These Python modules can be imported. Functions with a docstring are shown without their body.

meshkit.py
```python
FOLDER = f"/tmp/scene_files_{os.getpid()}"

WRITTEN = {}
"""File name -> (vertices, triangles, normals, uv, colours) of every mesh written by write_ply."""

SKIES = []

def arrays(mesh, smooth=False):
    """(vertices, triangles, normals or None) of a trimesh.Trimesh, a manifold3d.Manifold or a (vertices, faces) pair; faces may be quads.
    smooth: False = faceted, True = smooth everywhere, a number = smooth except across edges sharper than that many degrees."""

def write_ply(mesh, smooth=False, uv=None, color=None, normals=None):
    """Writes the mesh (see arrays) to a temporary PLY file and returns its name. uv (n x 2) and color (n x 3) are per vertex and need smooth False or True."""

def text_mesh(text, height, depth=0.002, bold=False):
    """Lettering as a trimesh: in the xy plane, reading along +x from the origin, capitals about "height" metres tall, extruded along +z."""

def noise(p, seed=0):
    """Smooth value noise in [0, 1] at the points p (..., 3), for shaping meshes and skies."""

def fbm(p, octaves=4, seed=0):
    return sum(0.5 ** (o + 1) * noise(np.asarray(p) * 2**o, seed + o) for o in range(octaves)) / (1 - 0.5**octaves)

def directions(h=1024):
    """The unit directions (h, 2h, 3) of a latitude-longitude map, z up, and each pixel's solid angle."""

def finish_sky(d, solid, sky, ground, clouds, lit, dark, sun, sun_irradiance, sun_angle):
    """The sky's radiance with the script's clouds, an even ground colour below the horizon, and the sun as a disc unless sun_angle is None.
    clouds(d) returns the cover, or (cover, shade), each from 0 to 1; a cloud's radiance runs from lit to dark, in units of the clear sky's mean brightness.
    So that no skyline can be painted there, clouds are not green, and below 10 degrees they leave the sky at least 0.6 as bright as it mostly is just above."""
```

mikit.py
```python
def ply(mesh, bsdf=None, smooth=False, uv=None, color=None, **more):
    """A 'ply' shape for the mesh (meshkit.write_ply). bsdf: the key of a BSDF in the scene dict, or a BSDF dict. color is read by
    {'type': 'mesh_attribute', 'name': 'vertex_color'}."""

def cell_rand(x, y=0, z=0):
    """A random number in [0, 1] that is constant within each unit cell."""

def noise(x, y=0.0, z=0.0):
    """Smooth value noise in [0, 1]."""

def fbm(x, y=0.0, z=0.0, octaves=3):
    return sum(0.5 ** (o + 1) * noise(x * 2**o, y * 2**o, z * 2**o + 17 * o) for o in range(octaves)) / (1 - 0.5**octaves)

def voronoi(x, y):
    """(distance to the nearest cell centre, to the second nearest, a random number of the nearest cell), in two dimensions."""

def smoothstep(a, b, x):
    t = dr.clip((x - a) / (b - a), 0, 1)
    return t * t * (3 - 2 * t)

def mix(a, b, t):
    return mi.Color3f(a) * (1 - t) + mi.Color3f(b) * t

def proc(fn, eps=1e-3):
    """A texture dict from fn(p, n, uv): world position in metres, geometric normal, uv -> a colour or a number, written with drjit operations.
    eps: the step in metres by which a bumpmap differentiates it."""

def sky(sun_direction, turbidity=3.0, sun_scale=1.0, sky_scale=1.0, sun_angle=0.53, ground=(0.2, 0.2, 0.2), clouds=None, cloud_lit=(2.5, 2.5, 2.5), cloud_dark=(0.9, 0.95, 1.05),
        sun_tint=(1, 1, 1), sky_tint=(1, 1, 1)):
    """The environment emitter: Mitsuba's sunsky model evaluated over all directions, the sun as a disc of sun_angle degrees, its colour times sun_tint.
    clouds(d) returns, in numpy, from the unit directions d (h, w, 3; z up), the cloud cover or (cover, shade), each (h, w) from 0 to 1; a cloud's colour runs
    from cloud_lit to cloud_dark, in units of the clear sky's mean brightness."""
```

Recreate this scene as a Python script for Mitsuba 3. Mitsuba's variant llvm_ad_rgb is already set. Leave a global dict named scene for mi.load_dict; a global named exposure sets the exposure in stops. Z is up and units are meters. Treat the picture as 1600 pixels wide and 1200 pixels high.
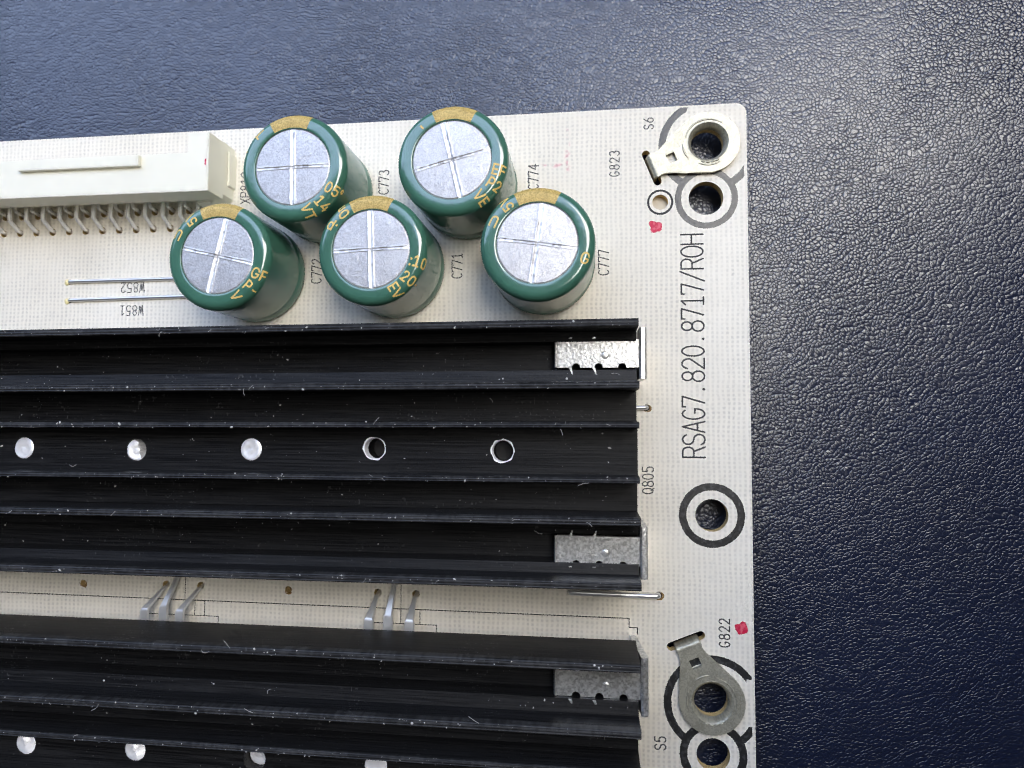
import math, random
import numpy as np
import trimesh
import drjit as dr
import mitsuba as mi
import mikit
import meshkit
from mikit import noise, fbm, voronoi, smoothstep, mix, cell_rand
from shapely.geometry import Polygon, Point, LineString, box as sbox, MultiPolygon
from shapely.ops import unary_union
from shapely import affinity

T = mi.ScalarTransform4f
MM = 0.001
rng = np.random.default_rng(7)
scene, labels = {}, {}

# ------------------------------------------------------------------ camera, lamps, exposure
# all lengths below are millimetres, z = 0 on the printed face of the board
fwd, up = np.array([-0.12007, 0.05414, -0.99129]), np.array([0.00127, 0.99852, 0.05438])
EYE = np.array([0.0, 0.0, 100.0]) * MM
scene['camera'] = {'type': 'thinlens', 'fov': math.degrees(2 * math.atan(0.8)), 'fov_axis': 'x', 'near_clip': 0.004, 'far_clip': 20.0,
                   'aperture_radius': 0.00030, 'focus_distance': 0.0955,
                   'to_world': T().look_at(origin=EYE.tolist(), target=(EYE + fwd).tolist(), up=up.tolist())}
exposure = 0.17
scene['room_light'] = {'type': 'constant', 'radiance': {'type': 'rgb', 'value': [0.03, 0.03, 0.031]}}


def lamp(key, label, pos, aim, w, h, rgb):
    """A flat lamp: a housing with an emitting face."""
    pos, aim = np.array(pos, float) * MM, np.array(aim, float) * MM
    tr = T().look_at(origin=pos.tolist(), target=aim.tolist(), up=[0, 1, 0])
    face = trimesh.Trimesh([[-w / 2, -h / 2, 0], [w / 2, -h / 2, 0], [w / 2, h / 2, 0], [-w / 2, h / 2, 0]], [[0, 1, 2], [0, 2, 3]], process=False)
    face.apply_scale(MM)
    scene[key + '__diffuser'] = {**mikit.ply(face, {'type': 'diffuse', 'reflectance': {'type': 'rgb', 'value': 0.5}}), 'to_world': tr,
                                 'emitter': {'type': 'area', 'radiance': {'type': 'rgb', 'value': list(rgb)}}}
    hb = trimesh.creation.box((w + 12, h + 12, 18))
    hb.apply_translation((0, 0, -10))
    hb.apply_scale(MM)
    scene[key + '__housing'] = {**mikit.ply(hb, {'type': 'diffuse', 'reflectance': {'type': 'rgb', 'value': 0.1}}), 'to_world': tr}
    labels[key] = {'label': label, 'category': 'lamp'}




def light_blocker(key, lamp_pos, t, a, b, depth=260.0):
    """An unseen opaque plate added to shade the lower right: its lower edge cuts the light along the line a-b on the table."""
    c, a, b = (np.array(q, float) for q in (lamp_pos, a, b))
    e0, e1 = c + t * (a - c), c + t * (b - c)
    out = np.cross(e1 - e0, c - (e0 + e1) / 2)
    out = np.array([out[0], out[1], 0]) / np.linalg.norm(out[:2])
    if out[1] > 0:
        out = -out
    up_ = (c - (a + b) / 2) / np.linalg.norm(c - (a + b) / 2)
    v = []
    for q in (e0, e1):
        for w, h_ in ((0, 0), (4, 0), (4 + depth, depth * 0.9), (depth, depth * 0.9)):
            v.append(q + out * w + up_ * h_)
    m = trimesh.Trimesh(np.array(v) * MM, [[0, 1, 2], [0, 2, 3], [4, 6, 5], [4, 7, 6], [0, 4, 5], [0, 5, 1], [1, 5, 6], [1, 6, 2], [2, 6, 7], [2, 7, 3], [3, 7, 4], [3, 4, 0]])
    scene[key + '__light_blocker'] = mikit.ply(m, {'type': 'diffuse', 'reflectance': rgb_(0.03)})  # added out of view only to darken the lower right


def rgb_(v):
    return {'type': 'rgb', 'value': [v, v, v]}


lamp('spot_lamp', 'small warm lamp with added black light blocker, highest above the right of the table', (390, 330, 630), (0, 0, 0), 52, 52, (225, 196, 150))
light_blocker('spot_lamp', (390, 330, 630), 0.60, (230, 130, -4), (-150, -170, -4))
lamp('bench_lamp', 'square white lamp with added black light blocker, nearest above the table', (216, 150, 450), (15, 10, 0), 335, 320, (10.4, 10.0, 9.5))
light_blocker('bench_lamp', (216, 150, 450), 0.76, (225, 120, -4), (-155, -180, -4))
lamp('ceiling_lamp', 'broad cool white lamp panel above the far side of the table', (-420, 800, 900), (-10, 10, 0), 2100, 860, (1.9, 2.4, 3.6))

# ------------------------------------------------------------------ materials


def rgb(*v):
    return {'type': 'rgb', 'value': list(v) if len(v) > 1 else [v[0]] * 3}


def P(**k):
    d = {'type': 'principled'}
    for a, v in k.items():
        d[a] = rgb(*v) if isinstance(v, tuple) else v
    return {'type': 'twosided', 'bsdf': d}


def bump(inner, fn, scale, eps):
    return {'type': 'twosided', 'bsdf': {'type': 'bumpmap', 'arbitrary': mikit.proc(fn, eps=eps), 'scale': scale, 'bsdf': inner}}


def leather_height(p, n, uv):
    # millimetres: domed pebbles with narrow grooves between them
    x, y = p.x * 1000, p.y * 1000
    wx = x + 0.6 * (noise(x * 0.8, y * 0.8, 3.0) - 0.5)
    wy = y + 0.6 * (noise(x * 0.8, y * 0.8, 9.0) - 0.5)
    d1, d2, _ = voronoi(wx / 0.56, wy / 0.56)
    amp = 0.80 + 0.35 * smoothstep(0.3, 0.7, fbm(x * 0.05, y * 0.05, 1.0))
    cell = -0.066 * d1 * d1 - 0.034 * smoothstep(0.27, 0.0, d2 - d1)
    fine = 0.010 * noise(x * 5.0, y * 5.0, 5.0)
    crease = -0.02 * smoothstep(0.05, 0.0, dr.abs(fbm(x * 0.10 + y * 0.05, y * 0.22 - x * 0.10, 3.0) - 0.5))
    return amp * (cell + fine) + crease


def leather_color(p, n, uv):
    x, y = p.x * 1000, p.y * 1000
    f = fbm(x * 0.05, y * 0.05, 2.0)
    return mix((0.0036, 0.0068, 0.0205), (0.0052, 0.0098, 0.029), f)


scene['m_leather'] = bump({'type': 'principled', 'base_color': mikit.proc(leather_color), 'roughness': 0.31, 'specular': 1.0}, leather_height, 0.001, 3e-5)


def board_color(p, n, uv):
    x, y = p.x * 1000, p.y * 1000
    wob = 0.30 * (noise(x * 0.45, y * 0.45, 1.0) - 0.5) + 0.15 * (noise(x * 1.6, y * 1.6, 6.0) - 0.5)
    px, py = 0.76, 0.68
    u, v = x / px + wob, y / py + wob
    cu, cv = dr.floor(u), dr.floor(v)
    fu, fv = dr.abs(u - cu - 0.5), dr.abs(v - cv - 0.5)
    dot = smoothstep(0.36, 0.12, fu) * smoothstep(0.42, 0.12, fv) * (0.35 + 0.65 * cell_rand(cu, cv, 4.0))
    col = smoothstep(0.40, 0.1, fu) * (0.35 + 0.4 * cell_rand(cu, 0.0, 2.0))
    mott = fbm(x * 0.22, y * 0.22, 7.0)
    patch = smoothstep(0.25, 0.7, fbm(x * 0.16, y * 0.16, 12.0))
    k = 1.0 - (0.11 + 0.10 * patch) * dot - 0.075 * col - 0.10 * (mott - 0.45)
    base = mix((0.735, 0.695, 0.600), (0.70, 0.652, 0.548), smoothstep(0.35, 0.7, fbm(x * 0.04, y * 0.04, 2.0)))
    face = base * k
    # a faint smear of red ink near the upper edge
    sm = (smoothstep(0.5, 0.0, dr.abs(x + 3.3 + 0.3 * noise(y * 2.0, 1.0, 0.0))) * smoothstep(4.5, 2.5, dr.abs(y - 42.5))
          + smoothstep(0.5, 0.0, dr.abs(y - 40.3)) * smoothstep(3.6, 2.4, dr.abs(x + 6.2))) * smoothstep(0.45, 0.8, noise(x * 2.3, y * 2.3, 5.0))
    face = face * (1 - 0.4 * sm * mi.Color3f(0.15, 1.0, 0.8))
    grime = smoothstep(0.62, 0.80, fbm(x * 1.7, y * 1.7, 3.0)) * 0.05
    core = mi.Color3f(0.50, 0.37, 0.17) * (0.7 + 0.6 * noise(x * 3, y * 3, p.z * 9000))
    return dr.select(dr.abs(n.z) > 0.5, face * (1 - grime), core)


def board_height(p, n, uv):
    x, y = p.x * 1000, p.y * 1000
    return dr.sin(x / 0.82 * 2 * math.pi) * dr.sin(y / 0.74 * 2 * math.pi) + 0.8 * noise(x * 2, y * 2, 1.0)


scene['m_board'] = bump({'type': 'principled', 'base_color': mikit.proc(board_color), 'roughness': 0.42, 'specular': 0.35}, board_height, 0.000008, 5e-5)


def ink_color(p, n, uv):
    x, y = p.x * 1000, p.y * 1000
    f = fbm(x * 2.2, y * 2.2, 3.0)
    return mix((0.020, 0.020, 0.019), (0.05, 0.05, 0.05), smoothstep(0.5, 0.8, f))


def ink_height(p, n, uv):
    return noise(p.x * 4000, p.y * 3200, 1.0)


scene['m_ink'] = bump({'type': 'principled', 'base_color': mikit.proc(ink_color), 'roughness': 0.34, 'specular': 0.5}, ink_height, 0.00002, 5e-5)
scene['m_ink_text'] = P(base_color=(0.035, 0.035, 0.034), roughness=0.6, specular=0.2)


def red_color(p, n, uv):
    f = fbm(p.x * 2600, p.y * 2600, 1.0)
    return mix((0.50, 0.012, 0.05), (0.62, 0.10, 0.14), smoothstep(0.4, 0.75, f))


scene['m_red'] = P(base_color=mikit.proc(red_color), roughness=0.5, specular=0.3)


def sleeve_color(p, n, uv):
    f = fbm(p.x * 400, p.y * 400, p.z * 400)
    sp = smoothstep(0.78, 0.86, noise(p.x * 3500, p.y * 3500, p.z * 3500)) * 0.25
    return mix((0.036, 0.116, 0.079), (0.046, 0.140, 0.096), f) * (1 - 0.2 * sp) + 0.05 * sp * sp


def sleeve_height(p, n, uv):
    return fbm(p.x * 500, p.y * 500, p.z * 500)


scene['m_sleeve'] = bump({'type': 'principled', 'base_color': mikit.proc(sleeve_color), 'roughness': 0.14, 'specular': 0.95, 'clearcoat': 0.8, 'clearcoat_gloss': 0.95}, sleeve_height, 0.00004, 1e-4)


def gold_color(p, n, uv):
    g = noise(p.x * 8500, p.y * 8500, p.z * 8500)
    return mix((0.34, 0.235, 0.065), (0.56, 0.41, 0.14), smoothstep(0.2, 0.8, g))


scene['m_gold'] = P(base_color=mikit.proc(gold_color), roughness=0.5, specular=0.4, metallic=0.15)
scene['m_gold_text'] = P(base_color=(0.62, 0.43, 0.13), roughness=0.5, specular=0.4)


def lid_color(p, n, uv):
    # uv runs over the lid in millimetres; white highlight painted into the scored cross, on cleaner metal
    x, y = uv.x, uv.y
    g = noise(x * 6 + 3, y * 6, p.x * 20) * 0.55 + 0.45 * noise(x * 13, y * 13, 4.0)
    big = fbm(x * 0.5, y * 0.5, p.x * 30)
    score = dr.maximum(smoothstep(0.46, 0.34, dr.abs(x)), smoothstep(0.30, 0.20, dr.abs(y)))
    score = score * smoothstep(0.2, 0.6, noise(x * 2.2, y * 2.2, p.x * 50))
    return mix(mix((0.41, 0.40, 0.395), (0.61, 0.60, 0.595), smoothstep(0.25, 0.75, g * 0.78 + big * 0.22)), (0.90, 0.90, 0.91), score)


def lid_height(p, n, uv):
    x, y = p.x * 1000, p.y * 1000
    return noise(x * 6, y * 6, 2.0) + 0.6 * noise(x * 13, y * 13, 6.0) + 1.5 * smoothstep(0.7, 0.9, noise(x * 1.9, y * 1.9, 3.0))


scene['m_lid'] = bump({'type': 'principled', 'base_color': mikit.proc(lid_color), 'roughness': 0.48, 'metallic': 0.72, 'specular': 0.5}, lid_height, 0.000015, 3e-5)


def black_color(p, n, uv):
    x, y, z = p.x * 1000, p.y * 1000, p.z * 1000
    streak = fbm(x * 0.16, y * 9, z * 9)
    wear = smoothstep(12.7, 12.95, z) * (0.25 + 0.75 * smoothstep(0.3, 0.7, 0.6 * fbm(x * 0.25, y * 0.8, 2.0) + 0.4 * noise(x * 2.5, y * 2.0, 3.0)))
    speck = smoothstep(0.80, 0.90, noise(x * 3.3, y * 3.3, z * 3.3)) * smoothstep(0.45, 0.7, fbm(x * 0.3, y * 0.3, 1.0))
    return mix((0.003, 0.003, 0.0033), (0.014, 0.014, 0.0145), smoothstep(0.25, 0.75, streak)) + mi.Color3f(0.022) * wear + mi.Color3f(0.03) * speck


def black_height(p, n, uv):
    x, y, z = p.x * 1000, p.y * 1000, p.z * 1000
    return fbm(x * 0.25, y * 7, z * 7)


scene['m_black'] = bump({'type': 'principled', 'base_color': mikit.proc(black_color), 'roughness': 0.44, 'specular': 0.17}, black_height, 0.00002, 5e-5)
scene['m_plastic_black'] = P(base_color=(0.012, 0.012, 0.013), roughness=0.5, specular=0.4)


def zinc_color(p, n, uv):
    x, y = p.x * 1000, p.y * 1000
    g = 0.6 * noise(x * 3.4, y * 3.4, p.z * 3000) + 0.4 * noise(x * 7, y * 7, p.z * 7000)
    return mix((0.42, 0.42, 0.40), (0.78, 0.78, 0.76), smoothstep(0.25, 0.75, g))


def zinc_height(p, n, uv):
    x, y, z = p.x * 1000, p.y * 1000, p.z * 1000
    return noise(x * 3.6, y * 3.2, z * 3.5) + 0.5 * noise(x * 8, y * 8, z * 8)


scene['m_zinc'] = bump({'type': 'principled', 'base_color': mikit.proc(zinc_color), 'roughness': 0.32, 'metallic': 0.8, 'specular': 0.6}, zinc_height, 0.000018, 3e-5)


def tin_color(p, n, uv):
    x, y = p.x * 1000, p.y * 1000
    f = 0.5 * fbm(x * 0.8, y * 0.8, 1.0) + 0.5 * noise(x * 6, y * 6, 2.0)
    return mix((0.34, 0.325, 0.255), (0.46, 0.44, 0.35), smoothstep(0.25, 0.75, f))


scene['m_tin'] = bump({'type': 'principled', 'base_color': mikit.proc(tin_color), 'roughness': 0.40, 'metallic': 0.55, 'specular': 0.4}, zinc_height, 0.000025, 3e-5)
scene['m_wire'] = P(base_color=(0.72, 0.72, 0.71), roughness=0.28, metallic=0.85)
scene['m_lead'] = P(base_color=(0.74, 0.74, 0.72), roughness=0.36, metallic=0.7, specular=0.6)
scene['m_bare'] = P(base_color=(0.93, 0.93, 0.94), roughness=0.38, metallic=0.3, specular=0.7)
scene['m_screw'] = P(base_color=(0.92, 0.92, 0.93), roughness=0.40, metallic=0.4, specular=0.7)
scene['m_pin'] = P(base_color=(0.86, 0.85, 0.82), roughness=0.33, metallic=0.35, specular=0.6)
scene['m_plug'] = P(base_color=(0.52, 0.45, 0.33), roughness=0.5)
scene['m_scorch'] = P(base_color=(0.20, 0.115, 0.03), roughness=0.6)
scene['m_flux'] = P(base_color=(0.66, 0.58, 0.30), roughness=0.45)


def ivory_color(p, n, uv):
    f = fbm(p.x * 150, p.y * 150, p.z * 150)
    return mix((0.71, 0.69, 0.57), (0.75, 0.73, 0.62), f)


scene['m_ivory'] = P(base_color=mikit.proc(ivory_color), roughness=0.42, specular=0.4)
scene['m_dust'] = P(base_color=(0.42, 0.41, 0.40), roughness=0.9, specular=0.1)


# ------------------------------------------------------------------ helpers
def put(key, mesh, mat, smooth=False):
    """Adds a mesh given in millimetres; a taken key gets the next number."""
    k, i = key, 0
    while k in scene or any(s.startswith(k + '__') for s in scene):
        i += 1
        k = f'{key}_{i:03d}'
    m = mesh.copy()
    m.apply_scale(MM)
    scene[k] = mikit.ply(m, mat, smooth)
    return k


def key_for(key):
    k, i = key, 0
    while k in scene or any(s.startswith(k + '__') for s in scene):
        i += 1
        k = f'{key}_{i:03d}'
    return k


def cat(ms):
    return trimesh.util.concatenate(ms)


def ext(poly, z0, z1):
    """A shapely polygon pushed up from z0 to z1."""
    gs = [g for g in getattr(poly, 'geoms', [poly]) if g.area > 1e-6]
    ms = []
    for g in gs:
        m = trimesh.creation.extrude_polygon(g, z1 - z0, engine='earcut')
        m.apply_translation((0, 0, z0))
        ms.append(m)
    return cat(ms)


def bevel_ext(poly, z0, z1, b=0.12):
    """A plate with a chamfered upper edge."""
    gs = [g for g in getattr(poly, 'geoms', [poly])]
    ms = []
    for g in gs:
        g = g.simplify(0.01)
        low = ext(g, z0, z1 - b)
        ms.append(low)
        for k in range(3):
            t0, t1 = k / 3, (k + 1) / 3
            off = b * (1 - math.sqrt(max(0, 1 - t1 * t1)))
            ms.append(ext(g.buffer(-off - 1e-3), z1 - b + b * t0 - 0.001 * (k > 0), z1 - b + b * t1))
    return cat(ms)


def tube(pts, r, sides=14, cap=True):
    """A round wire along pts, bends rounded by resampling."""
    p = np.asarray(pts, float)
    t = np.gradient(p, axis=0)
    t /= np.linalg.norm(t, axis=1, keepdims=True)
    a = np.cross(t, [0.13, 0.37, 0.92])
    a /= np.linalg.norm(a, axis=1, keepdims=True)
    b = np.cross(t, a)
    r = np.broadcast_to(r, (len(p),))
    an = np.arange(sides) * 2 * np.pi / sides
    v = p[:, None] + r[:, None, None] * (np.cos(an)[None, :, None] * a[:, None] + np.sin(an)[None, :, None] * b[:, None])
    v = v.reshape(-1, 3)
    f = []
    for i in range(len(p) - 1):
        for j in range(sides):
            q = (i * sides + j, i * sides + (j + 1) % sides, (i + 1) * sides + (j + 1) % sides, (i + 1) * sides + j)
            f += [[q[0], q[1], q[2]], [q[0], q[2], q[3]]]
    if cap:
        n = len(v)
        v = np.vstack([v, p[0], p[-1]])
        for j in range(sides):
            f += [[n, (j + 1) % sides, j], [n + 1, (len(p) - 1) * sides + j, (len(p) - 1) * sides + (j + 1) % sides]]
    m = trimesh.Trimesh(v, f, process=False)
    m.fix_normals()
    return m


def smooth_path(pts, r=0.5, n=6):
    """Rounds the corners of a polyline."""
    p = [np.array(q, float) for q in pts]
    out = [p[0]]
    for a, b, c in zip(p, p[1:], p[2:]):
        la, lc = np.linalg.norm(a - b), np.linalg.norm(c - b)
        d = min(r, la * 0.45, lc * 0.45)
        s, e = b + (a - b) / la * d, b + (c - b) / lc * d
        for t in np.linspace(0, 1, n):
            out.append((1 - t) ** 2 * s + 2 * t * (1 - t) * b + t * t * e)
    out.append(p[-1])
    return np.array(out)


def strip(pts, widths, thick, across):
    """A flat metal strip along pts (centre line), its width along the vector across."""
    p = np.asarray(pts, float)
    ac = np.array(across, float)
    t = np.gradient(p, axis=0)
    t /= np.linalg.norm(t, axis=1, keepdims=True)
    nrm = np.cross(t, ac)
    nrm /= np.linalg.norm(nrm, axis=1, keepdims=True)
    w = np.broadcast_to(widths, (len(p),))[:, None] / 2
    c = thick * 0.25
    ring = [(-1, -.5, c), (-1, .5, c), (-1, .5, 0), (1, .5, 0), (1, .5, c), (1, -.5, c), (1, -.5, 0), (-1, -.5, 0)]
    cols = []
    for sx, sz, inset in [(-1, -.5, 1), (-1, -.2, 0), (-1, .2, 0), (-1, .5, 1), (1, .5, 1), (1, .2, 0), (1, -.2, 0), (1, -.5, 1)]:
        cols.append(p + ac * sx * (w - inset * c) + nrm * sz * thick)
    v = np.stack(cols, 1).reshape(-1, 3)
    s = len(cols)
    f = []
    for i in range(len(p) - 1):
        for j in range(s):
            q = (i * s + j, i * s + (j + 1) % s, (i + 1) * s + (j + 1) % s, (i + 1) * s + j)
            f += [[q[0], q[1], q[2]], [q[0], q[2], q[3]]]
    for j in range(1, s - 1):
        f += [[0, j + 1, j], [(len(p) - 1) * s, (len(p) - 1) * s + j, (len(p) - 1) * s + j + 1]]
    m = trimesh.Trimesh(v, f, process=False)
    m.fix_normals()
    return m


def revolve(prof, n=96, a0=0.0, a1=2 * math.pi):
    """A surface of revolution about z; prof is a list of (r, z) from the outside bottom to the inside top."""
    prof = np.asarray(prof, float)
    full = abs(a1 - a0 - 2 * math.pi) < 1e-6
    an = np.linspace(a0, a1, n, endpoint=not full)
    v = np.stack([np.outer(np.cos(an), prof[:, 0]), np.outer(np.sin(an), prof[:, 0]), np.outer(np.ones(n), prof[:, 1])], -1).reshape(-1, 3)
    k = len(prof)
    f = []
    for i in range(n if full else n - 1):
        j = (i + 1) % n
        for q in range(k - 1):
            f += [[i * k + q, j * k + q, j * k + q + 1], [i * k + q, j * k + q + 1, i * k + q + 1]]
    return trimesh.Trimesh(v, f, process=False)


def moved(m, x, y, z=0.0, rot=0.0):
    m = m.copy()
    if rot:
        m.apply_transform(trimesh.transformations.rotation_matrix(math.radians(rot), [0, 0, 1]))
    m.apply_translation((x, y, z))
    return m


def disc(x, y, r, q=24):
    return Point(x, y).buffer(r, quad_segs=q)


# stroke lettering, as printed on circuit boards: unit height, width about 0.6
def _arc(cx, cy, rx, ry, a0, a1, n=14):
    return [(cx + rx * math.cos(math.radians(a)), cy + ry * math.sin(math.radians(a))) for a in np.linspace(a0, a1, n)]


GLYPH = {
    '0': [_arc(.3, .5, .28, .5, 0, 360, 28)], 'O': [_arc(.3, .5, .31, .5, 0, 360, 28)],
    '1': [[(.1, .82), (.32, 1), (.32, 0)], [(.12, 0), (.52, 0)]],
    '2': [_arc(.3, .72, .27, .28, 170, -25) + [(.02, 0), (.6, 0)]],
    '3': [_arc(.28, .76, .25, .24, 150, -80) + _arc(.28, .26, .29, .27, 80, -150)],
    '4': [[(.45, 0), (.45, 1), (0, .3), (.62, .3)]],
    '5': [[(.55, 1), (.1, 1), (.06, .56)] + _arc(.28, .3, .3, .31, 115, -145)],
    '6': [[(.5, 1), (.2, .72)] + _arc(.3, .3, .28, .3, 150, 510, 26)],
    '7': [[(0, .86), (0, 1), (.58, 1), (.22, 0)]],
    '8': [_arc(.3, .76, .24, .24, 0, 360, 24), _arc(.3, .26, .29, .27, 0, 360, 24)],
    '.': [_arc(.28, .03, .03, .03, 0, 360, 8)], '/': [[(.02, -.05), (.58, 1.05)]],
    'R': [[(.02, 0), (.02, 1), (.34, 1)] + _arc(.34, .75, .24, .25, 90, -90) + [(.02, .5)], [(.34, .5), (.6, 0)]],
    'P': [[(.02, 0), (.02, 1), (.34, 1)] + _arc(.34, .74, .25, .26, 90, -90) + [(.02, .48)]],
    'S': [_arc(.3, .75, .27, .25, 20, 270) + _arc(.3, .25, .29, .25, 90, -160)],
    'A': [[(0, 0), (.3, 1), (.6, 0)], [(.1, .33), (.5, .33)]],
    'G': [_arc(.32, .5, .3, .5, 50, 330, 22) + [(.6, .44), (.36, .44)]],
    'C': [_arc(.33, .5, .31, .5, 50, 310, 22)],
    'H': [[(.02, 0), (.02, 1)], [(.58, 0), (.58, 1)], [(.02, .52), (.58, .52)]],
    'W': [[(0, 1), (.16, 0), (.31, .85), (.46, 0), (.62, 1)]],
    'X': [[(0, 0), (.6, 1)], [(0, 1), (.6, 0)]],
    'Q': [_arc(.3, .52, .29, .48, 0, 360, 26), [(.36, .22), (.62, -.06)]],
}


def lettering(text, h, adv, stroke):
    out, x = [], 0.0
    for ch in text:
        for line in GLYPH[ch]:
            pts = [(x + a * h * 0.82, b * h) for a, b in line]
            out.append(LineString(pts).buffer(stroke / 2, quad_segs=3))
        x += adv
    return unary_union(out)


# ------------------------------------------------------------------ the surface under the board
LEATHER_Z = -4.6
g = np.linspace(-1, 1, 81)
gx, gy = np.meshgrid(np.sign(g) * np.abs(g) ** 1.4 * 420, np.sign(g) * np.abs(g) ** 1.4 * 420, indexing='ij')
gz = LEATHER_Z + 0.7 * (meshkit.fbm(np.stack([gx / 60, gy / 60, gx * 0], -1), 2, 3) - 0.5)
idx = np.arange(81 * 81).reshape(81, 81)
quads = np.stack([idx[:-1, :-1], idx[1:, :-1], idx[1:, 1:], idx[:-1, 1:]], -1).reshape(-1, 4)
lm = trimesh.Trimesh(np.stack([gx, gy, gz], -1).reshape(-1, 3), np.vstack([quads[:, [0, 1, 2]], quads[:, [0, 2, 3]]]), process=False)
put('tabletop', lm, 'm_leather', True)
labels['tabletop'] = {'label': 'dark navy blue grained leather covering of the table under the circuit board', 'category': 'tabletop', 'kind': 'structure'}

# ------------------------------------------------------------------ the board
B = 'circuit_board'
labels[B] = {'label': 'cream white circuit board with black heat sinks and green capacitors on blue leather', 'category': 'circuit board'}
R_, T_, L_, D_ = 24.1, 48.95, -150.0, -110.0
outline = sbox(L_, D_, R_, T_).intersection(sbox(L_, D_, R_, T_)).buffer(-1.6).buffer(1.6, quad_segs=10)
LUGS = {'upper': ((18.2, 42.7), 202.0), 'lower': ((17.85, -41.45), 113.0)}
holes = [disc(18.2, 42.7, 2.5), disc(17.9, 34.15, 2.6), disc(10.97, 33.77, 1.2), disc(18.23, -14.35, 2.42), disc(17.85, -41.45, 2.5), disc(18.05, -49.3, 2.4)]
# slots for the lug tails
for (cx, cy), ang in LUGS.values():
    a = math.radians(ang)
    dx, dy = math.cos(a), math.sin(a)
    p0 = np.array([cx, cy]) + 9.15 * np.array([dx, dy])
    q = np.array([-dy, dx])
    holes.append(LineString([p0 - 2.35 * q, p0 + 2.35 * q]).buffer(0.62, quad_segs=6))
PIN_X = [-102.75 + 3.17 * k for k in range(13)]
for x in PIN_X:
    holes += [disc(x, 32.15, 0.62, 5), disc(x + 0.2, 35.1, 0.62, 5)]
LEADS = [(-71.2, -69.6), (-67.9, -66.6), (-65.1, -63.5), (-33.8, -33.4), (-30.75, -30.3), (-27.35, -27.2)]
for i, (x0, x1) in enumerate(LEADS):
    holes.append(disc(x1, -27.7 if i % 3 != 1 else -24.6, 0.62, 6))
holes += [disc(-84.67, -28.0, 0.5, 6), disc(-48.4, -27.75, 0.5, 6), disc(10.3, -26.5, 0.55, 6), disc(8.75, 1.8, 0.5, 6), disc(-3.0, -26.4, 0.5, 6)]
holes += [disc(-89.55, 23.25, 0.45, 6), disc(-89.4, 20.0, 0.45, 6)]
board_poly = outline.difference(unary_union(holes))
put(B + '__substrate', ext(board_poly, -1.6, 0.0), 'm_board')
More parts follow.
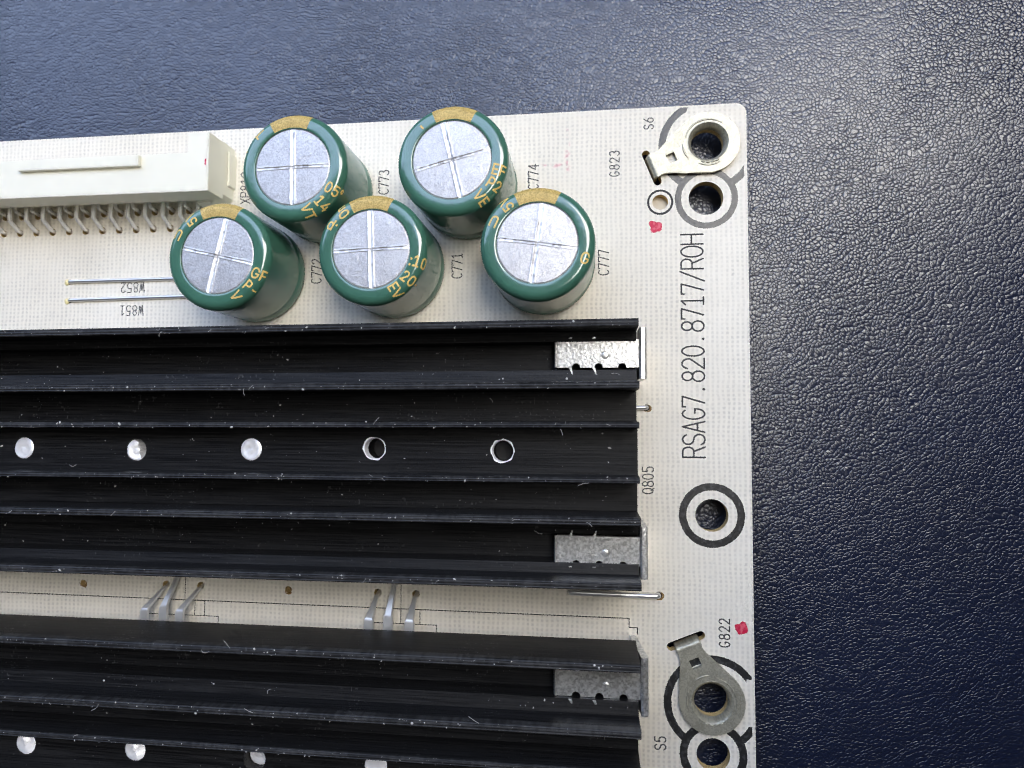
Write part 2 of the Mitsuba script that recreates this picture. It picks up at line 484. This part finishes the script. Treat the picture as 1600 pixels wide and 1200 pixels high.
labels[B + '__substrate'] = {'label': 'cream white woven glass fibre board with drilled holes'}

INK0, INK1 = 0.006, 0.02


def ink(poly, name, mat='m_ink_text'):
    poly = poly.intersection(outline.buffer(-0.25)).difference(unary_union([h.buffer(0.05) for h in holes]))
    return put(B + '__' + name, ext(poly, INK0, INK1), mat)


def ring(cx, cy, r0, r1):
    return disc(cx, cy, r1, 32).difference(disc(cx, cy, r0, 32))


def rough_edge(poly, amp=0.04, seed=0):
    p = poly.segmentize(0.25)

    def f(c):
        c = np.asarray(c)
        q = np.stack([c[:, 0] * 3, c[:, 1] * 3, c[:, 0] * 0 + seed], -1)
        return c + amp * 2 * (np.stack([meshkit.noise(q, 1), meshkit.noise(q, 2)], -1) - 0.5)
    import shapely
    return shapely.transform(p, f).buffer(0)


edge_gap = sbox(L_, D_, R_ - 0.45, T_ - 0.02)
upper = ring(18.2, 42.45, 6.35, 7.45).union(ring(17.95, 34.15, 3.8, 4.75)).difference(disc(17.95, 34.15, 3.8)).intersection(edge_gap)
lower = ring(18.0, -42.0, 5.95, 7.05).union(ring(18.05, -49.3, 3.72, 4.85)).difference(disc(18.05, -49.3, 3.72)).intersection(edge_gap)
# the big arcs stop short on the right side of the board
upper = upper.difference(sbox(21.0, 39.6, 30, 52)).difference(disc(19.5, 47.0, 4.5))
lower = lower.difference(sbox(22.9, -45.0, 30, -38.2))
ink(rough_edge(upper), 'printed_ring', 'm_ink')
ink(rough_edge(lower), 'printed_ring', 'm_ink')
ink(rough_edge(ring(18.23, -14.35, 3.72, 4.82)), 'printed_ring', 'm_ink')
ink(ring(10.97, 33.77, 1.68, 2.0), 'printed_ring')

TEXTS = [('RSAG7.820.8717/ROH', 17.36, -5.75, 3.3, 1.925, 0.25), ('C777', 3.03, 22.5, 1.6, 1.07, 0.17), ('C774', -8.06, 36.6, 1.6, 1.07, 0.17),
         ('C773', -32.7, 36.7, 1.65, 1.07, 0.17), ('C772', -43.95, 22.15, 1.65, 1.07, 0.17), ('C771', -20.3, 22.5, 1.65, 1.07, 0.17),
         ('XP812', -56.75, 36.0, 1.75, 1.13, 0.17), ('G823', 4.7, 38.15, 1.5, 1.12, 0.17), ('S6', 10.0, 45.5, 1.45, 1.08, 0.17),
         ('Q805', 9.66, -11.3, 1.65, 1.09, 0.17), ('G822', 20.6, -33.65, 1.5, 1.12, 0.18), ('S5', 11.2, -49.05, 1.6, 1.1, 0.19)]
for s, x, y, h, adv, st in TEXTS:
    p = affinity.rotate(lettering(s, h, adv, st), 90, origin=(0, 0))
    ink(affinity.translate(p, x, y), 'printed_text')
for s, x, y in (('W852', -75.5, 22.9), ('W851', -75.55, 18.95)):
    p = affinity.rotate(lettering(s, 1.65, 1.16, 0.16), 180, origin=(0, 0))
    ink(affinity.translate(p, x, y), 'printed_text')


def lines(paths, w=0.15):
    return unary_union([LineString(p).buffer(w / 2, cap_style='square', join_style='mitre') for p in paths])


ink(lines([[(-125, -30.06), (5.92, -30.06), (5.92, -31.4), (7.15, -31.4), (7.15, -32.3)]]), 'printed_line')
ink(lines([[(-72.7, -34.5), (-72.7, -32.5), (-60.25, -32.5), (-60.25, -34.5)], [(-66.2, -25.0), (-66.2, -29.8)], [(-64.4, -32.4), (-64.4, -30.2)], [(-62.7, -32.4), (-62.7, -30.2)]], 0.13), 'printed_line')
ink(lines([[(-35.2, -34.5), (-35.2, -32.35), (-23.8, -32.35), (-23.8, -34.5)], [(-29.6, -25.0), (-29.6, -32.2)], [(-26.5, -30.2), (-26.5, -32.2)]], 0.13), 'printed_line')

put(B + '__hole_plug', ext(disc(10.97, 33.77, 1.19), -1.55, -1.1), 'm_plug')
for cx, cy, seed in ((10.3, 29.85, 3), (22.25, -30.85, 8)):
    pts = []
    for k in range(28):
        a = 2 * math.pi * k / 28
        q = meshkit.noise(np.array([[math.cos(a) * 1.3 + 5, math.sin(a) * 1.3 + 5, seed * 0.37]]), seed)[0]
        q2 = meshkit.noise(np.array([[math.cos(a) * 4 + 9, math.sin(a) * 4 + 5, seed * 0.7]]), seed)[0]
        rr = (0.74 + 0.3 * q + 0.22 * q2) * (1 + 0.13 * math.cos(4 * a + seed) + 0.08 * math.cos(3 * a + 2 * seed))
        pts.append((cx + math.cos(a) * rr * 0.98, cy + math.sin(a) * rr))
    k = put(B + '__ink_mark', ext(Polygon(pts), INK0, INK1), 'm_red')
    labels[k] = {'label': 'red felt pen dab on the white board'}


def edge_ring(cx, cy, r, w, mat, name, seed=0):
    """Scorched or flux-stained rim round a drilled hole, of uneven width."""
    p = Point(cx + 0.08, cy - 0.1).buffer(r + w).difference(disc(cx, cy, r))
    put(B + '__' + name, ext(rough_edge(p, 0.12, seed), 0.004, 0.014), mat)


# ------------------------------------------------------------------ wires lying on the board


def wire(pts, r, label=None, bend=0.5):
    k = put(B + '__jumper_wire', tube(smooth_path(pts, bend), r), 'm_wire', 40)
    if label:
        labels[k] = {'label': label}


wire([(-89.55, 23.25, -1.2), (-89.5, 23.26, 0.34), (-64.0, 23.45, 0.34), (-64.0, 23.45, -1.2)], 0.3)
wire([(-89.4, 20.0, -1.2), (-89.35, 20.02, 0.34), (-64.0, 20.4, 0.34), (-64.0, 20.4, -1.2)], 0.3)
wire([(-3.0, -26.4, -1.2), (-3.0, -26.4, 0.5), (10.25, -26.48, 0.5), (10.3, -26.5, -1.2)], 0.44)
wire([(2.5, 1.75, 0.4), (8.7, 1.8, 0.4), (8.75, 1.8, -1.2)], 0.36)
for i, (x, y) in enumerate([(-90.0, 23.2), (-89.85, 19.9)]):
    m = trimesh.creation.icosphere(3, 0.55)
    m.apply_scale((0.75, 1.0, 0.5))
    put(B + '__flux_bead', moved(m, x, y, 0.1), 'm_flux', True)
for i, (x, y, r) in enumerate([(10.3, -26.5, .55), (8.75, 1.8, .5), (-84.67, -28.0, .5), (-48.4, -27.75, .5)]):
    edge_ring(x, y, r, 0.14, 'm_scorch', 'hole_rim', i)

# ------------------------------------------------------------------ capacitors
CAP_H, CAP_R, LID_R = 12.62, 8.1, 5.72
prof = [(7.7, 0.25), (8.0, 0.4), (8.1, 0.7), (8.1, 1.6), (7.85, 2.0), (7.8, 2.25), (7.85, 2.5), (8.1, 2.95), (8.1, 6.0), (8.1, 9.0)]
BR = 1.25
for k in range(13):
    a = k / 12 * math.pi / 2
    prof.append((CAP_R - BR + BR * math.cos(a), CAP_H - BR + BR * math.sin(a)))
prof += [(6.5, CAP_H + 0.01), (6.1, CAP_H), (5.85, CAP_H - 0.03)]
body_prof = prof + [(5.78, CAP_H - 0.09), (5.76, CAP_H - 0.4)]
sleeve_mesh = revolve(body_prof, 120)
# the walk along the profile from the lid outwards and down the side
walk = np.array(prof[::-1])
dist = np.concatenate([[0], np.cumsum(np.linalg.norm(np.diff(walk, axis=0), axis=1))])


def on_sleeve(s, az, off):
    """Points of the sleeve at the distance s from the lid and the azimuth az, lifted by off."""
    r, z = np.interp(s, dist, walk[:, 0]), np.interp(s, dist, walk[:, 1])
    e = 0.05
    dr_ = np.interp(s + e, dist, walk[:, 0]) - np.interp(s - e, dist, walk[:, 0])
    dz_ = np.interp(s + e, dist, walk[:, 1]) - np.interp(s - e, dist, walk[:, 1])
    l = np.hypot(dr_, dz_) + 1e-9
    nr, nz = -dz_ / l, dr_ / l
    r, z = r + nr * off, z + nz * off
    return np.stack([r * np.cos(az), r * np.sin(az), z], -1)


def fine(m, edge):
    v, f = trimesh.remesh.subdivide_to_size(m.vertices, m.faces, edge, max_iter=12)
    return trimesh.Trimesh(v, f)


def rim_text(text, az, s0, height=1.6, squeeze=0.84, bold=True):
    """Lettering on the sleeve that starts at the lid and reads outwards and down the side."""
    m = meshkit.text_mesh(text, height, 0.02, bold=bold)
    m = fine(m, 0.22)
    v = m.vertices
    s = s0 + v[:, 0] * squeeze
    r = np.maximum(np.interp(s, dist, walk[:, 0]), 6.2)
    a = math.radians(az) + (v[:, 1] - height / 2) / r
    return trimesh.Trimesh(on_sleeve(s, a, 0.012 + v[:, 2]), m.faces, process=False)


def stripe_mesh(half, length):
    ss = np.concatenate([np.linspace(0.02, 3.6, 30), np.linspace(3.9, length, 12)])
    aa = np.linspace(-half, half, 28)
    S, A = np.meshgrid(ss, aa, indexing='ij')
    A = A * (1 + 0.10 * np.clip((2.2 - S) / 2.2, 0, 1) * 0)
    v = on_sleeve(S.ravel(), A.ravel() + math.pi / 2, 0.016)
    n, k = len(ss), len(aa)
    i = np.arange(n * k).reshape(n, k)
    q = np.stack([i[:-1, :-1], i[1:, :-1], i[1:, 1:], i[:-1, 1:]], -1).reshape(-1, 4)
    return trimesh.Trimesh(v, np.vstack([q[:, [0, 1, 2]], q[:, [0, 2, 3]]]), process=False)


stripe = stripe_mesh(math.radians(25), 11.0)


def lid_mesh(seed):
    """A pressed aluminium lid with a scored cross, slightly domed, as a height field clipped to a disc."""
    nr, na = 90, 240
    rr = np.linspace(0.01, LID_R + 0.05, nr)
    aa = np.linspace(0, 2 * math.pi, na, endpoint=False)
    Rr, Aa = np.meshgrid(rr, aa, indexing='ij')
    x, y = Rr * np.cos(Aa), Rr * np.sin(Aa)

    def groove(d, w, depth):
        g_ = -depth * np.clip(1 - np.abs(d) / w, 0, 1)
        return g_ + 0.075 * np.exp(-((np.abs(d) - w * 1.5) / (w * 0.42)) ** 2)
    wob = 0.05 * (meshkit.noise(np.stack([x, y, x * 0 + seed], -1), 3) - 0.5)
    z = groove(x + wob, 0.24, 0.12) * (np.abs(y) < 5.6) + groove(y + wob, 0.14, 0.08)
    z = z + 0.025 * meshkit.fbm(np.stack([x * 0.8, y * 0.8, x * 0 + seed * 3], -1), 3, 2) - 0.05 * (Rr / LID_R) ** 2
    z = z - 0.12 * np.clip((Rr - LID_R * 0.975) / 0.15, 0, 1)
    i = np.arange(nr * na).reshape(nr, na)
    j = np.roll(i, -1, axis=1)
    q = np.stack([i[:-1], i[1:], j[1:], j[:-1]], -1).reshape(-1, 4)
    m = trimesh.Trimesh(np.stack([x, y, z + CAP_H - 0.12], -1).reshape(-1, 3), np.vstack([q[:, [0, 1, 2]], q[:, [0, 2, 3]]]))
    return m, np.stack([x.ravel(), y.ravel()], -1)


CAPS = [  # x, y, cross angle, stripe turn, tilt, lettering (text, azimuth, start)
    (-54.59, 23.83, -13, -2, [('GF', -24, .15), ('P-', -42, .3), ('V', -62, .35), ('5V', 128, .1), ('U', 152, .5)],
     'green capacitor at the lower left of the five, in front of the white connector'),
    (-43.23, 36.72, 1, 4, [('05°', -30, .1), ('14', -50, .3), ('VT', -69, .2), ('T', 135, .9), ('-', 161, 1.5)],
     'green capacitor at the upper left of the five, between connector and next capacitor of the rear row'),
    (-31.11, 24.18, 2, 1, [(':10', -16, .1), ('20-', -38, .1), ('EV', -58, .1), ('0m', 128, .1), ('.p', 151, .1)],
     'green capacitor in the middle of the three nearest the heat sink'),
    (-19.41, 36.77, 14, -2, [('EF', -15, .1), ('P2', -32, .25), ('VE', -53, .2), ('-', 133, .05)],
     'green capacitor at the upper right of the rear pair, beside bare white board'),
    (-7.21, 24.39, -8, 0, [('G', -19, .45), ('5V', 128, .1), ('U', 152, .3)],
     'green capacitor at the right end of the group, its rim glinting most'),
]
for n_, (x, y, cross, turn, texts, lab) in enumerate(CAPS):
    c = key_for(B + '__capacitor')
    labels[c] = {'label': lab}
    scene[c + '__sleeve'] = None
    mm = moved(sleeve_mesh, x, y)
    mm.apply_scale(MM)
    scene[c + '__sleeve'] = mikit.ply(mm, 'm_sleeve', True)
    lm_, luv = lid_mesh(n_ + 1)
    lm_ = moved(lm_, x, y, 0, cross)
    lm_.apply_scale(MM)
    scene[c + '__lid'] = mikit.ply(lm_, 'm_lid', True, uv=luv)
    put(c + '__gold_stripe', moved(stripe, x, y, 0, turn), 'm_gold', True)
    for t, az, s0 in texts:
        put(c + '__printed_text', moved(rim_text(t, az, s0), x, y), 'm_gold_text')
    seal = revolve([(0.01, 0.02), (7.6, 0.02), (7.75, 0.3), (7.6, 0.6), (0.01, 0.6)], 64)
    put(c + '__rubber_seal', moved(seal, x, y), 'm_plastic_black')

# ------------------------------------------------------------------ heat sinks
HX0, HX1 = -128.0, 6.65


def rounded(poly, r):
    return poly.buffer(-r).buffer(r, quad_segs=4).buffer(r * 0.6).buffer(-r * 0.6, quad_segs=3)


def extrude_x(poly, x0, x1, steps=1):
    """A profile in (u, z) pushed along x."""
    m = trimesh.creation.extrude_polygon(poly, x1 - x0, engine='earcut')
    v = m.vertices
    m.vertices = np.stack([x0 + v[:, 2], v[:, 0], v[:, 1]], -1)
    m.fix_normals()
    return m


def fin_top(u0, u1, z0, z1, lean=0.0):
    """A fin with two fine grooves along its rounded top."""
    w = u1 - u0
    pts = [(u0, z0), (u1, z0), (u1 + lean, z1 - 0.35), (u1 + lean - 0.08, z1 - 0.1)]
    for t, d in ((0.80, 0), (0.70, .05), (0.62, 0.01), (0.5, -0.02), (0.38, 0.01), (0.30, .05), (0.20, 0)):
        pts.append((u0 + lean + w * t, z1 - d))
    pts += [(u0 + lean + 0.08, z1 - 0.1), (u0 + lean, z1 - 0.35)]
    return Polygon(pts)


def heat_sink(cy, rot, screws, seed):
    h = key_for(B + '__heat_sink')
    F7, F5, LG, TOP = 9.2, 5.7, 9.3, 14.0
    base = Polygon([(-17.98, 4.5), (17.98, 4.5), (17.98, F5), (15.5, F5), (11.4, F5), (11.4, F5), (8.9, F7), (-8.9, F7), (-11.4, F5), (-17.98, F5)])
    base = Polygon([(-17.95, 4.5), (17.95, 4.5), (17.95, F5), (8.52, F5), (8.45, 7.6), (4.25, 7.6), (4.15, F7), (-4.15, F7), (-4.25, 7.6), (-8.45, 7.6), (-8.52, F5), (-17.95, F5)])

    def place(m):
        m = m.copy()
        m.apply_transform(trimesh.transformations.rotation_matrix(math.radians(rot), [0, 0, 1], [HX1, 0, 0]))
        m.apply_translation((0, cy, 0))
        return m
    import manifold3d as m3
    bm = extrude_x(base, HX0, HX1)
    man = m3.Manifold(m3.Mesh(np.asarray(bm.vertices, np.float32), np.asarray(bm.faces, np.uint32)))
    if man.is_empty():
        bm.merge_vertices()
        man = m3.Manifold(m3.Mesh(np.asarray(bm.vertices, np.float32), np.asarray(bm.faces, np.uint32)))
    for x, y, kind in screws:
        man = man - m3.Manifold.cylinder(8, 1.70, 1.70, 40).translate((x, y, 3))
    mo = man.to_mesh()
    bm = trimesh.Trimesh(mo.vert_properties[:, :3], mo.tri_verts)
    put(h + '__base', place(bm), 'm_black', 30)
    fins = []
    for s in (1, -1):
        outer = unary_union([fin_top(16.85, 17.98, F5 - 0.05, TOP), sbox(15.5, F5 - 0.04, 16.9, LG).union(Polygon([(15.5, LG), (16.9, LG), (16.9, LG + 0.3)]))])
        inner = unary_union([fin_top(8.5, 9.6, F5 - 0.05, TOP), sbox(9.5, F5 - 0.04, 11.4, LG).union(Polygon([(11.4, LG), (9.5, LG), (9.5, LG + 0.35)]))])
        mid = fin_top(3.25, 4.13, F7 - 0.05, 13.1)
        for p in (outer, inner, mid):
            p = p if s > 0 else affinity.scale(p, -1, 1, origin=(0, 0))
            fins.append(p.buffer(0))
    for p in fins:
        e = extrude_x(p, HX0 + 0.02, HX1 - 0.02)
        put(h + '__fin', place(e), 'm_black', 25)
    for x, y, kind in screws:
        if kind == 'open':
            # bare metal wall of the drilled hole, chipped at the edge
            an = np.linspace(0, 2 * math.pi, 48, endpoint=False)
            jag = meshkit.noise(np.stack([np.cos(an) * 3 + x, np.sin(an) * 3, an * 0], -1), 5)
            rows = []
            for r, z in ((1.69, 7.6), (1.50, 7.6), (1.50, F7 - 0.25), (1.56, F7 + 0.02), (1.68, F7 + 0.035)):
                rr = r + (0.30 * (jag - 0.35) if z > F7 + 0.03 else 0)
                rows.append(np.stack([x + rr * np.cos(an), y + rr * np.sin(an), an * 0 + z], -1))
            v = np.stack(rows, 1).reshape(-1, 3)
            f = []
            for i in range(48):
                j = (i + 1) % 48
                for q in range(4):
                    f += [[i * 5 + q, j * 5 + q, j * 5 + q + 1], [i * 5 + q, j * 5 + q + 1, i * 5 + q + 1]]
            put(h + '__hole_rim', place(trimesh.Trimesh(v, f, process=False)), 'm_bare', 30)
        else:
            # the end of a screw or stud: a flattened tip with turned rings, or a tip cut at a slant
            nr, na = 9, 20
            Rr, Aa = np.meshgrid(np.linspace(0, 1.66, nr), np.linspace(0, 2 * math.pi, na, endpoint=False), indexing='ij')
            xx, yy = Rr * np.cos(Aa), Rr * np.sin(Aa)
            q = np.stack([xx * 1.3 + x, yy * 1.3, xx * 0 + seed], -1)
            zz = 0.16 * (meshkit.fbm(q, 2, 5) - 0.5) + 0.035 * np.cos(Rr * 5.5 + 2.0 * np.sin(Aa + x)) - 0.15 * np.clip((Rr - 1.35) / 0.34, 0, 1) ** 2
            if kind == 'cut':
                zz = zz + 0.75 * np.clip(0.35 - (xx * 0.8 + yy * 0.35) / 1.4, -1.2, 0.45)
            if kind == 'half':
                zz = np.where(xx > 0.25 - 0.2 * yy, -3.2, zz + 0.35 * np.clip(-xx, -0.3, 1.2) - 0.1)
            ii = np.arange(nr * na).reshape(nr, na)
            jj = np.roll(ii, -1, axis=1)
            qq = np.stack([ii[:-1], ii[1:], jj[1:], jj[:-1]], -1).reshape(-1, 4)
            m = trimesh.Trimesh(np.stack([xx, yy, zz], -1).reshape(-1, 3), np.vstack([qq[:, [0, 1, 2]], qq[:, [0, 2, 3]]]))
            m.merge_vertices()
            m.update_faces(m.nondegenerate_faces())
            put(h + '__screw', place(moved(m, x, y, F7 + (0.12 if kind == 'tip' else -0.35 if kind in ('cut', 'half') else -1.6))), 'm_screw', 12)
    # lint and dust caught on the fins
    ds = []
    r_ = np.random.default_rng(100 + seed)
    spots = []
    for p in (17.4, 9.05, 3.7, -3.7, -9.05, -17.4):
        spots += [(p, 14.0 if abs(p) > 5 else 13.1, 0.45, 130)]
    spots += [(0, 9.2, 2.5, 70), (6.0, 7.6, 1.6, 60), (-6, 7.6, 1.6, 60), (13.4, 5.7, 1.8, 50), (-13.4, 5.7, 1.8, 50), (10.5, 9.5, 0.6, 50), (-10.5, 9.5, 0.6, 50)]
    for u, z, sp, cnt in spots:
        for _ in range(int(cnt * 0.7)):
            x, y = r_.uniform(-100, HX1 - 0.5), u + r_.uniform(-sp, sp)
            s = min(0.22, 0.045 * math.exp(r_.normal(0, 0.55)))
            t = trimesh.creation.icosphere(0, s)
            t.vertices *= r_.uniform(0.5, 1.6, 3) * np.array([1, 1, 0.6])
            ds.append(moved(t, x, y, z + s * 0.3, r_.uniform(0, 180)))
        for _ in range(max(1, cnt // 34)):
            x, y = r_.uniform(-100, HX1 - 3), u + r_.uniform(-sp, sp)
            L, a0, cv = r_.uniform(0.6, 2.2), r_.uniform(0, 6.28), r_.normal(0, 1.2)
            ts = np.linspace(0, 1, 7)
            aa = a0 + cv * ts
            pp = np.stack([x + np.cumsum(np.cos(aa)) * L / 7, y + np.cumsum(np.sin(aa)) * L / 7 * 0.7, z + 0.06 + 0.25 * ts * r_.uniform(0, 1)], -1)
            ds.append(tube(pp, 0.028, 4, False))
    k = put(h + '__dust', place(cat(ds)), 'm_dust')
    labels[k] = {'label': 'pale dust and lint on the black fins', 'kind': 'stuff'}
    return h, place


h1, place1 = heat_sink(-4.45, 0.33, [(-87.94, 0.02, 'tip'), (-68.92, -.18, 'half'), (-50.26, 0.0, 'tip'), (-31.17, 0.2, 'open'), (-12.31, -0.07, 'open'), (-107, 0, 'tip')], 1)
labels[h1] = {'label': 'upper black finned heat sink with a row of holes, between the capacitors and the printed line'}
h2, place2 = heat_sink(-49.75, 0.25, [(-85.41, 0.34, 'cut'), (-67.34, 0.5, 'cut'), (-48.46, 0.3, 'deep'), (-30.19, 0.56, 'tip'), (-12.0, 0.4, 'tip'), (-104, 0.3, 'tip')], 2)
labels[h2] = {'label': 'lower black finned heat sink cut by the bottom edge of the photo'}


# brackets pressed into the end of the heat sink channels, with a foot that goes down to the board
def bracket(yc, half, foot_half, notch, slant, label, z=8.9):
    b = key_for(B + '__mounting_bracket')
    labels[b] = {'label': label}
    plate = sbox(-4.6, yc - half, 6.9, yc + half)
    cuts = [disc(x, yc - half + 0.05, 0.58, 10) for x in (-1.9, 1.3, 4.6)]
    plate = plate.difference(unary_union(cuts))
    m = bevel_ext(plate, z - 0.9, z, 0.1)
    put(b + '__plate', m, 'm_zinc')
    lip = trimesh.creation.box((0.5, 2 * half - 0.1, 0.5))
    lip.apply_transform(trimesh.transformations.rotation_matrix(math.radians(22), [0, 1, 0]))
    put(b + '__edge', moved(lip, -4.66, yc, z - 0.18), 'm_zinc')
    dm = trimesh.creation.icosphere(3, 0.55)
    dm.apply_scale((1, 1, 0.25))
    put(b + '__dimple', moved(dm, 2.2, yc - 0.25, z + 0.01), 'm_zinc', True)
    # the foot: a thick sheet standing on the board, leaning slightly outwards
    fx = [(6.95, z + 0.35), (7.25, z + 0.55), (7.75, z + 0.45), (7.95, z + 0.1), (6.75, -1.0), (5.85, -1.0), (6.9, z - 0.6)] if slant else \
         [(6.95, z + 0.35), (7.2, z + 0.55), (7.7, z + 0.5), (7.95, z + 0.1), (7.6, -1.0), (6.8, -1.0), (6.95, z - 0.6)]
    poly = Polygon(fx)
    e = trimesh.creation.extrude_polygon(poly, 2 * foot_half, engine='earcut')
    v = e.vertices
    e.vertices = np.stack([v[:, 0], yc - foot_half + v[:, 2], v[:, 1]], -1)
    e.fix_normals()
    put(b + '__foot', e, 'm_zinc', 35)
    return b


bracket(9.3, 2.0, 3.6, True, False, 'silver bracket in the upper channel of the upper heat sink')
bracket(-18.35, 2.0, 3.6, True, False, 'silver bracket in the lower channel of the upper heat sink')
bracket(-36.4, 1.9, 3.9, True, True, 'silver bracket in the upper channel of the lower heat sink')

# swaged dents that lock the plates: small bright bites in the channel ledges
for yc, name in ((9.3, h1), (-18.35, h1), (-36.4, h2)):
    for x in (-2.4, 0.9):
        for s in (1, -1):
            poly = Polygon([(-0.55, 0), (-0.08, 0), (0.02, 0.35), (0.06, 0.8), (0.0, 0.98), (-0.1, 0.85), (-0.22, 0.5), (-0.38, 0.2)])
            if s > 0:
                poly = affinity.scale(poly, 1, 0.85, origin=(0, 0))
                poly = affinity.translate(poly, x, yc + 2.08)
            else:
                poly = affinity.scale(poly, 1, -1, origin=(0, 0))
                poly = affinity.translate(poly, x, yc - 2.08)
            put(name + '__swage_dent', ext(poly, 9.2, 9.42), 'm_zinc')

# ------------------------------------------------------------------ transistors under the heat sinks
for gi, xc in enumerate((-68.0, -30.6)):
    t = key_for(B + '__transistor')
    labels[t] = {'label': ['black transistor under the lower heat sink with silver legs, left of the two', 'black transistor under the lower heat sink with silver legs, right of the two'][gi]}
    bodyp = sbox(xc - 5.2, -49.5, xc + 5.2, -34.6)
    put(t + '__body', bevel_ext(bodyp, 0.8, 4.4, 0.4), 'm_plastic_black')
    for i in range(3):
        x0, x1 = LEADS[gi * 3 + i]
        ye = -27.7 if i != 1 else -24.6
        ym = -31.0 if i != 1 else -30.4
        path = smooth_path([(x0, -35.0, 2.9), (x0, ym, 2.9), (x1, ye - 0.5, 0.7), (x1, ye, -1.2)], 0.3, 5)
        w = np.interp(path[:, 1], [-35, ym - 0.1, ym + 0.6, ye], [1.5, 1.5, 0.85, 0.68])
        put(t + '__leg', strip(path, w, 0.5, (1, 0, 0)), 'm_lead', 30)
for xc in (-90.2, -70.7, -51.5, -31.9, -12.6):
    t = key_for(B + '__transistor')
    put(t + '__body', bevel_ext(sbox(xc - 5, -13, xc + 5, 2), 0.8, 4.4, 0.4), 'm_plastic_black')
    labels[t] = {'label': 'black transistor hidden under the upper heat sink'}

# ------------------------------------------------------------------ connector
c = B + '__connector'
labels[c] = {'label': 'ivory plastic edge connector with a row of bent silver pins'}
CX0 = -125.0
shell = unary_union([sbox(CX0, 35.35, -59.0, 41.75), sbox(-62.95, 35.35, -59.45, 44.95)])
shell = rounded(sbox(CX0, 35.5, -59.4, 41.75).union(sbox(-62.95, 36, -59.4, 44.95)), 0.12)
put(c + '__housing', bevel_ext(shell, 3.7, 8.0, 0.25), 'm_ivory')
skirt = rounded(Polygon([(CX0, 36.6), (-64.3, 36.6), (-64.3, 35.1), (-61.6, 35.1), (-59.75, 36.6), (-59.75, 45.4), (CX0, 45.9)]).difference(sbox(CX0, 42.0, -63.4, 47)), 0.15)
put(c + '__base', bevel_ext(skirt, 0.02, 3.69, 0.3), 'm_ivory')
flange = rounded(Polygon([(-59.73, 38.2), (-59.35, 38.5), (-59.35, 43.9), (-59.73, 44.3)]), 0.05)
put(c + '__flange', bevel_ext(flange, 0.02, 2.2, 0.2), 'm_ivory')
rib = sbox(-92.0, 39.65, -70.75, 41.4)
put(c + '__rib', bevel_ext(rounded(rib, 0.15), 7.98, 8.85, 0.2), 'm_ivory')
k = put(c + '__ink_mark', ext(Polygon([(-60.0, 39.6), (-59.75, 39.5), (-59.72, 40.6), (-59.95, 40.5)]), 8.0, 8.02), 'm_red')
labels[k] = {'label': 'tiny red pen tick on the connector end'}
for i, x in enumerate(PIN_X):
    path = smooth_path([(x, 37.2, 2.2), (x, 33.75, 2.2), (x + 0.05, 32.35, 0.25), (x + 0.05, 32.15, -1.2)], 0.25)
    put(c + '__pin', strip(path, 0.58, 0.58, (1, 0, 0)), 'm_pin', 30)
for i, x in enumerate(PIN_X):
    path = smooth_path([(x + 0.2, 37.0, 1.5), (x + 0.2, 35.6, 1.4), (x + 0.2, 35.15, -1.2)], 0.4)
    put(c + '__inner_pin', strip(path, 0.55, 0.5, (1, 0, 0)), 'm_pin', 30)


# ------------------------------------------------------------------ grounding lugs


def lug(cx, cy, ang, length, label):
    g_ = key_for(B + '__ground_lug')
    labels[g_] = {'label': label}
    # flat plate drawn with its tail along +x, then turned
    r0 = 4.75
    up_ = [(length, 1.95), (length - 0.5, 1.85), (length - 1.1, 1.8), (length - 2.0, 2.1), (length - 4.0, 3.1), (2.4, 4.1)]
    head = disc(0, 0, r0, 32)
    tail = Polygon([(a_, -b_) for a_, b_ in up_] + [(0, -3), (0, 3)] + up_[::-1])
    poly = head.union(tail).buffer(0.5).buffer(-0.5, quad_segs=8)
    poly = poly.difference(sbox(5.4, -0.62, 6.5, 0.62).buffer(0.12)).difference(disc(0, 0, 3.05, 24))
    plate = bevel_ext(poly, 0.25, 0.85, 0.14)

    def place(m):
        return moved(m, cx, cy, 0, ang)
    put(g_ + '__plate', place(plate), 'm_tin', 30)
    collar = revolve([(3.08, 0.4), (3.08, 0.86), (3.2, 0.93), (3.05, 0.95), (2.8, 0.75), (2.55, 0.3), (2.45, -0.1), (2.43, -0.35), (2.5, -0.35)], 72)
    put(g_ + '__collar', place(collar), 'm_tin', 30)
    arc = []
    for a0, a1, r in ((200, 330, 3.55), (40, 100, 3.6), (-20, 20, 3.9)):
        aa = np.radians(np.linspace(a0, a1, 22))
        t_ = np.sin(np.linspace(0, math.pi, 22)) ** 0.5
        arc.append(tube(np.stack([r * np.cos(aa), r * np.sin(aa), 0.80 + 0 * aa], -1), 0.02 + 0.15 * t_, 8))
    put(g_ + '__embossed_ridge', place(cat(arc)), 'm_tin', True)
    # teeth pressed up along the inner edge
    tt = []
    for a in (255, 268, 281, 294):
        m = trimesh.creation.icosphere(2, 0.3)
        m.apply_scale((0.55, 1.2, 0.6))
        tt.append(moved(moved(m, 3.2, 0, 0.85), 0, 0, 0, a - ang))
    put(g_ + '__tooth', place(cat(tt)), 'm_tin', True)
    # the tail folds down into the slot
    path = smooth_path([(length - 0.7, 0, 0.55), (length + 0.15, 0, 0.5), (length + 0.25, 0, -1.3)], 0.5)
    put(g_ + '__folded_tail', place(strip(path, 3.8, 0.6, (0, 1, 0))), 'm_tin', 30)
    return g_


lug(18.2, 42.7, 202.0, 9.0, 'bright tin grounding lug by the rounded corner of the board')
lug(17.85, -41.45, 113.0, 8.6, 'dull tin grounding lug near the lower heat sink and lower red dab')
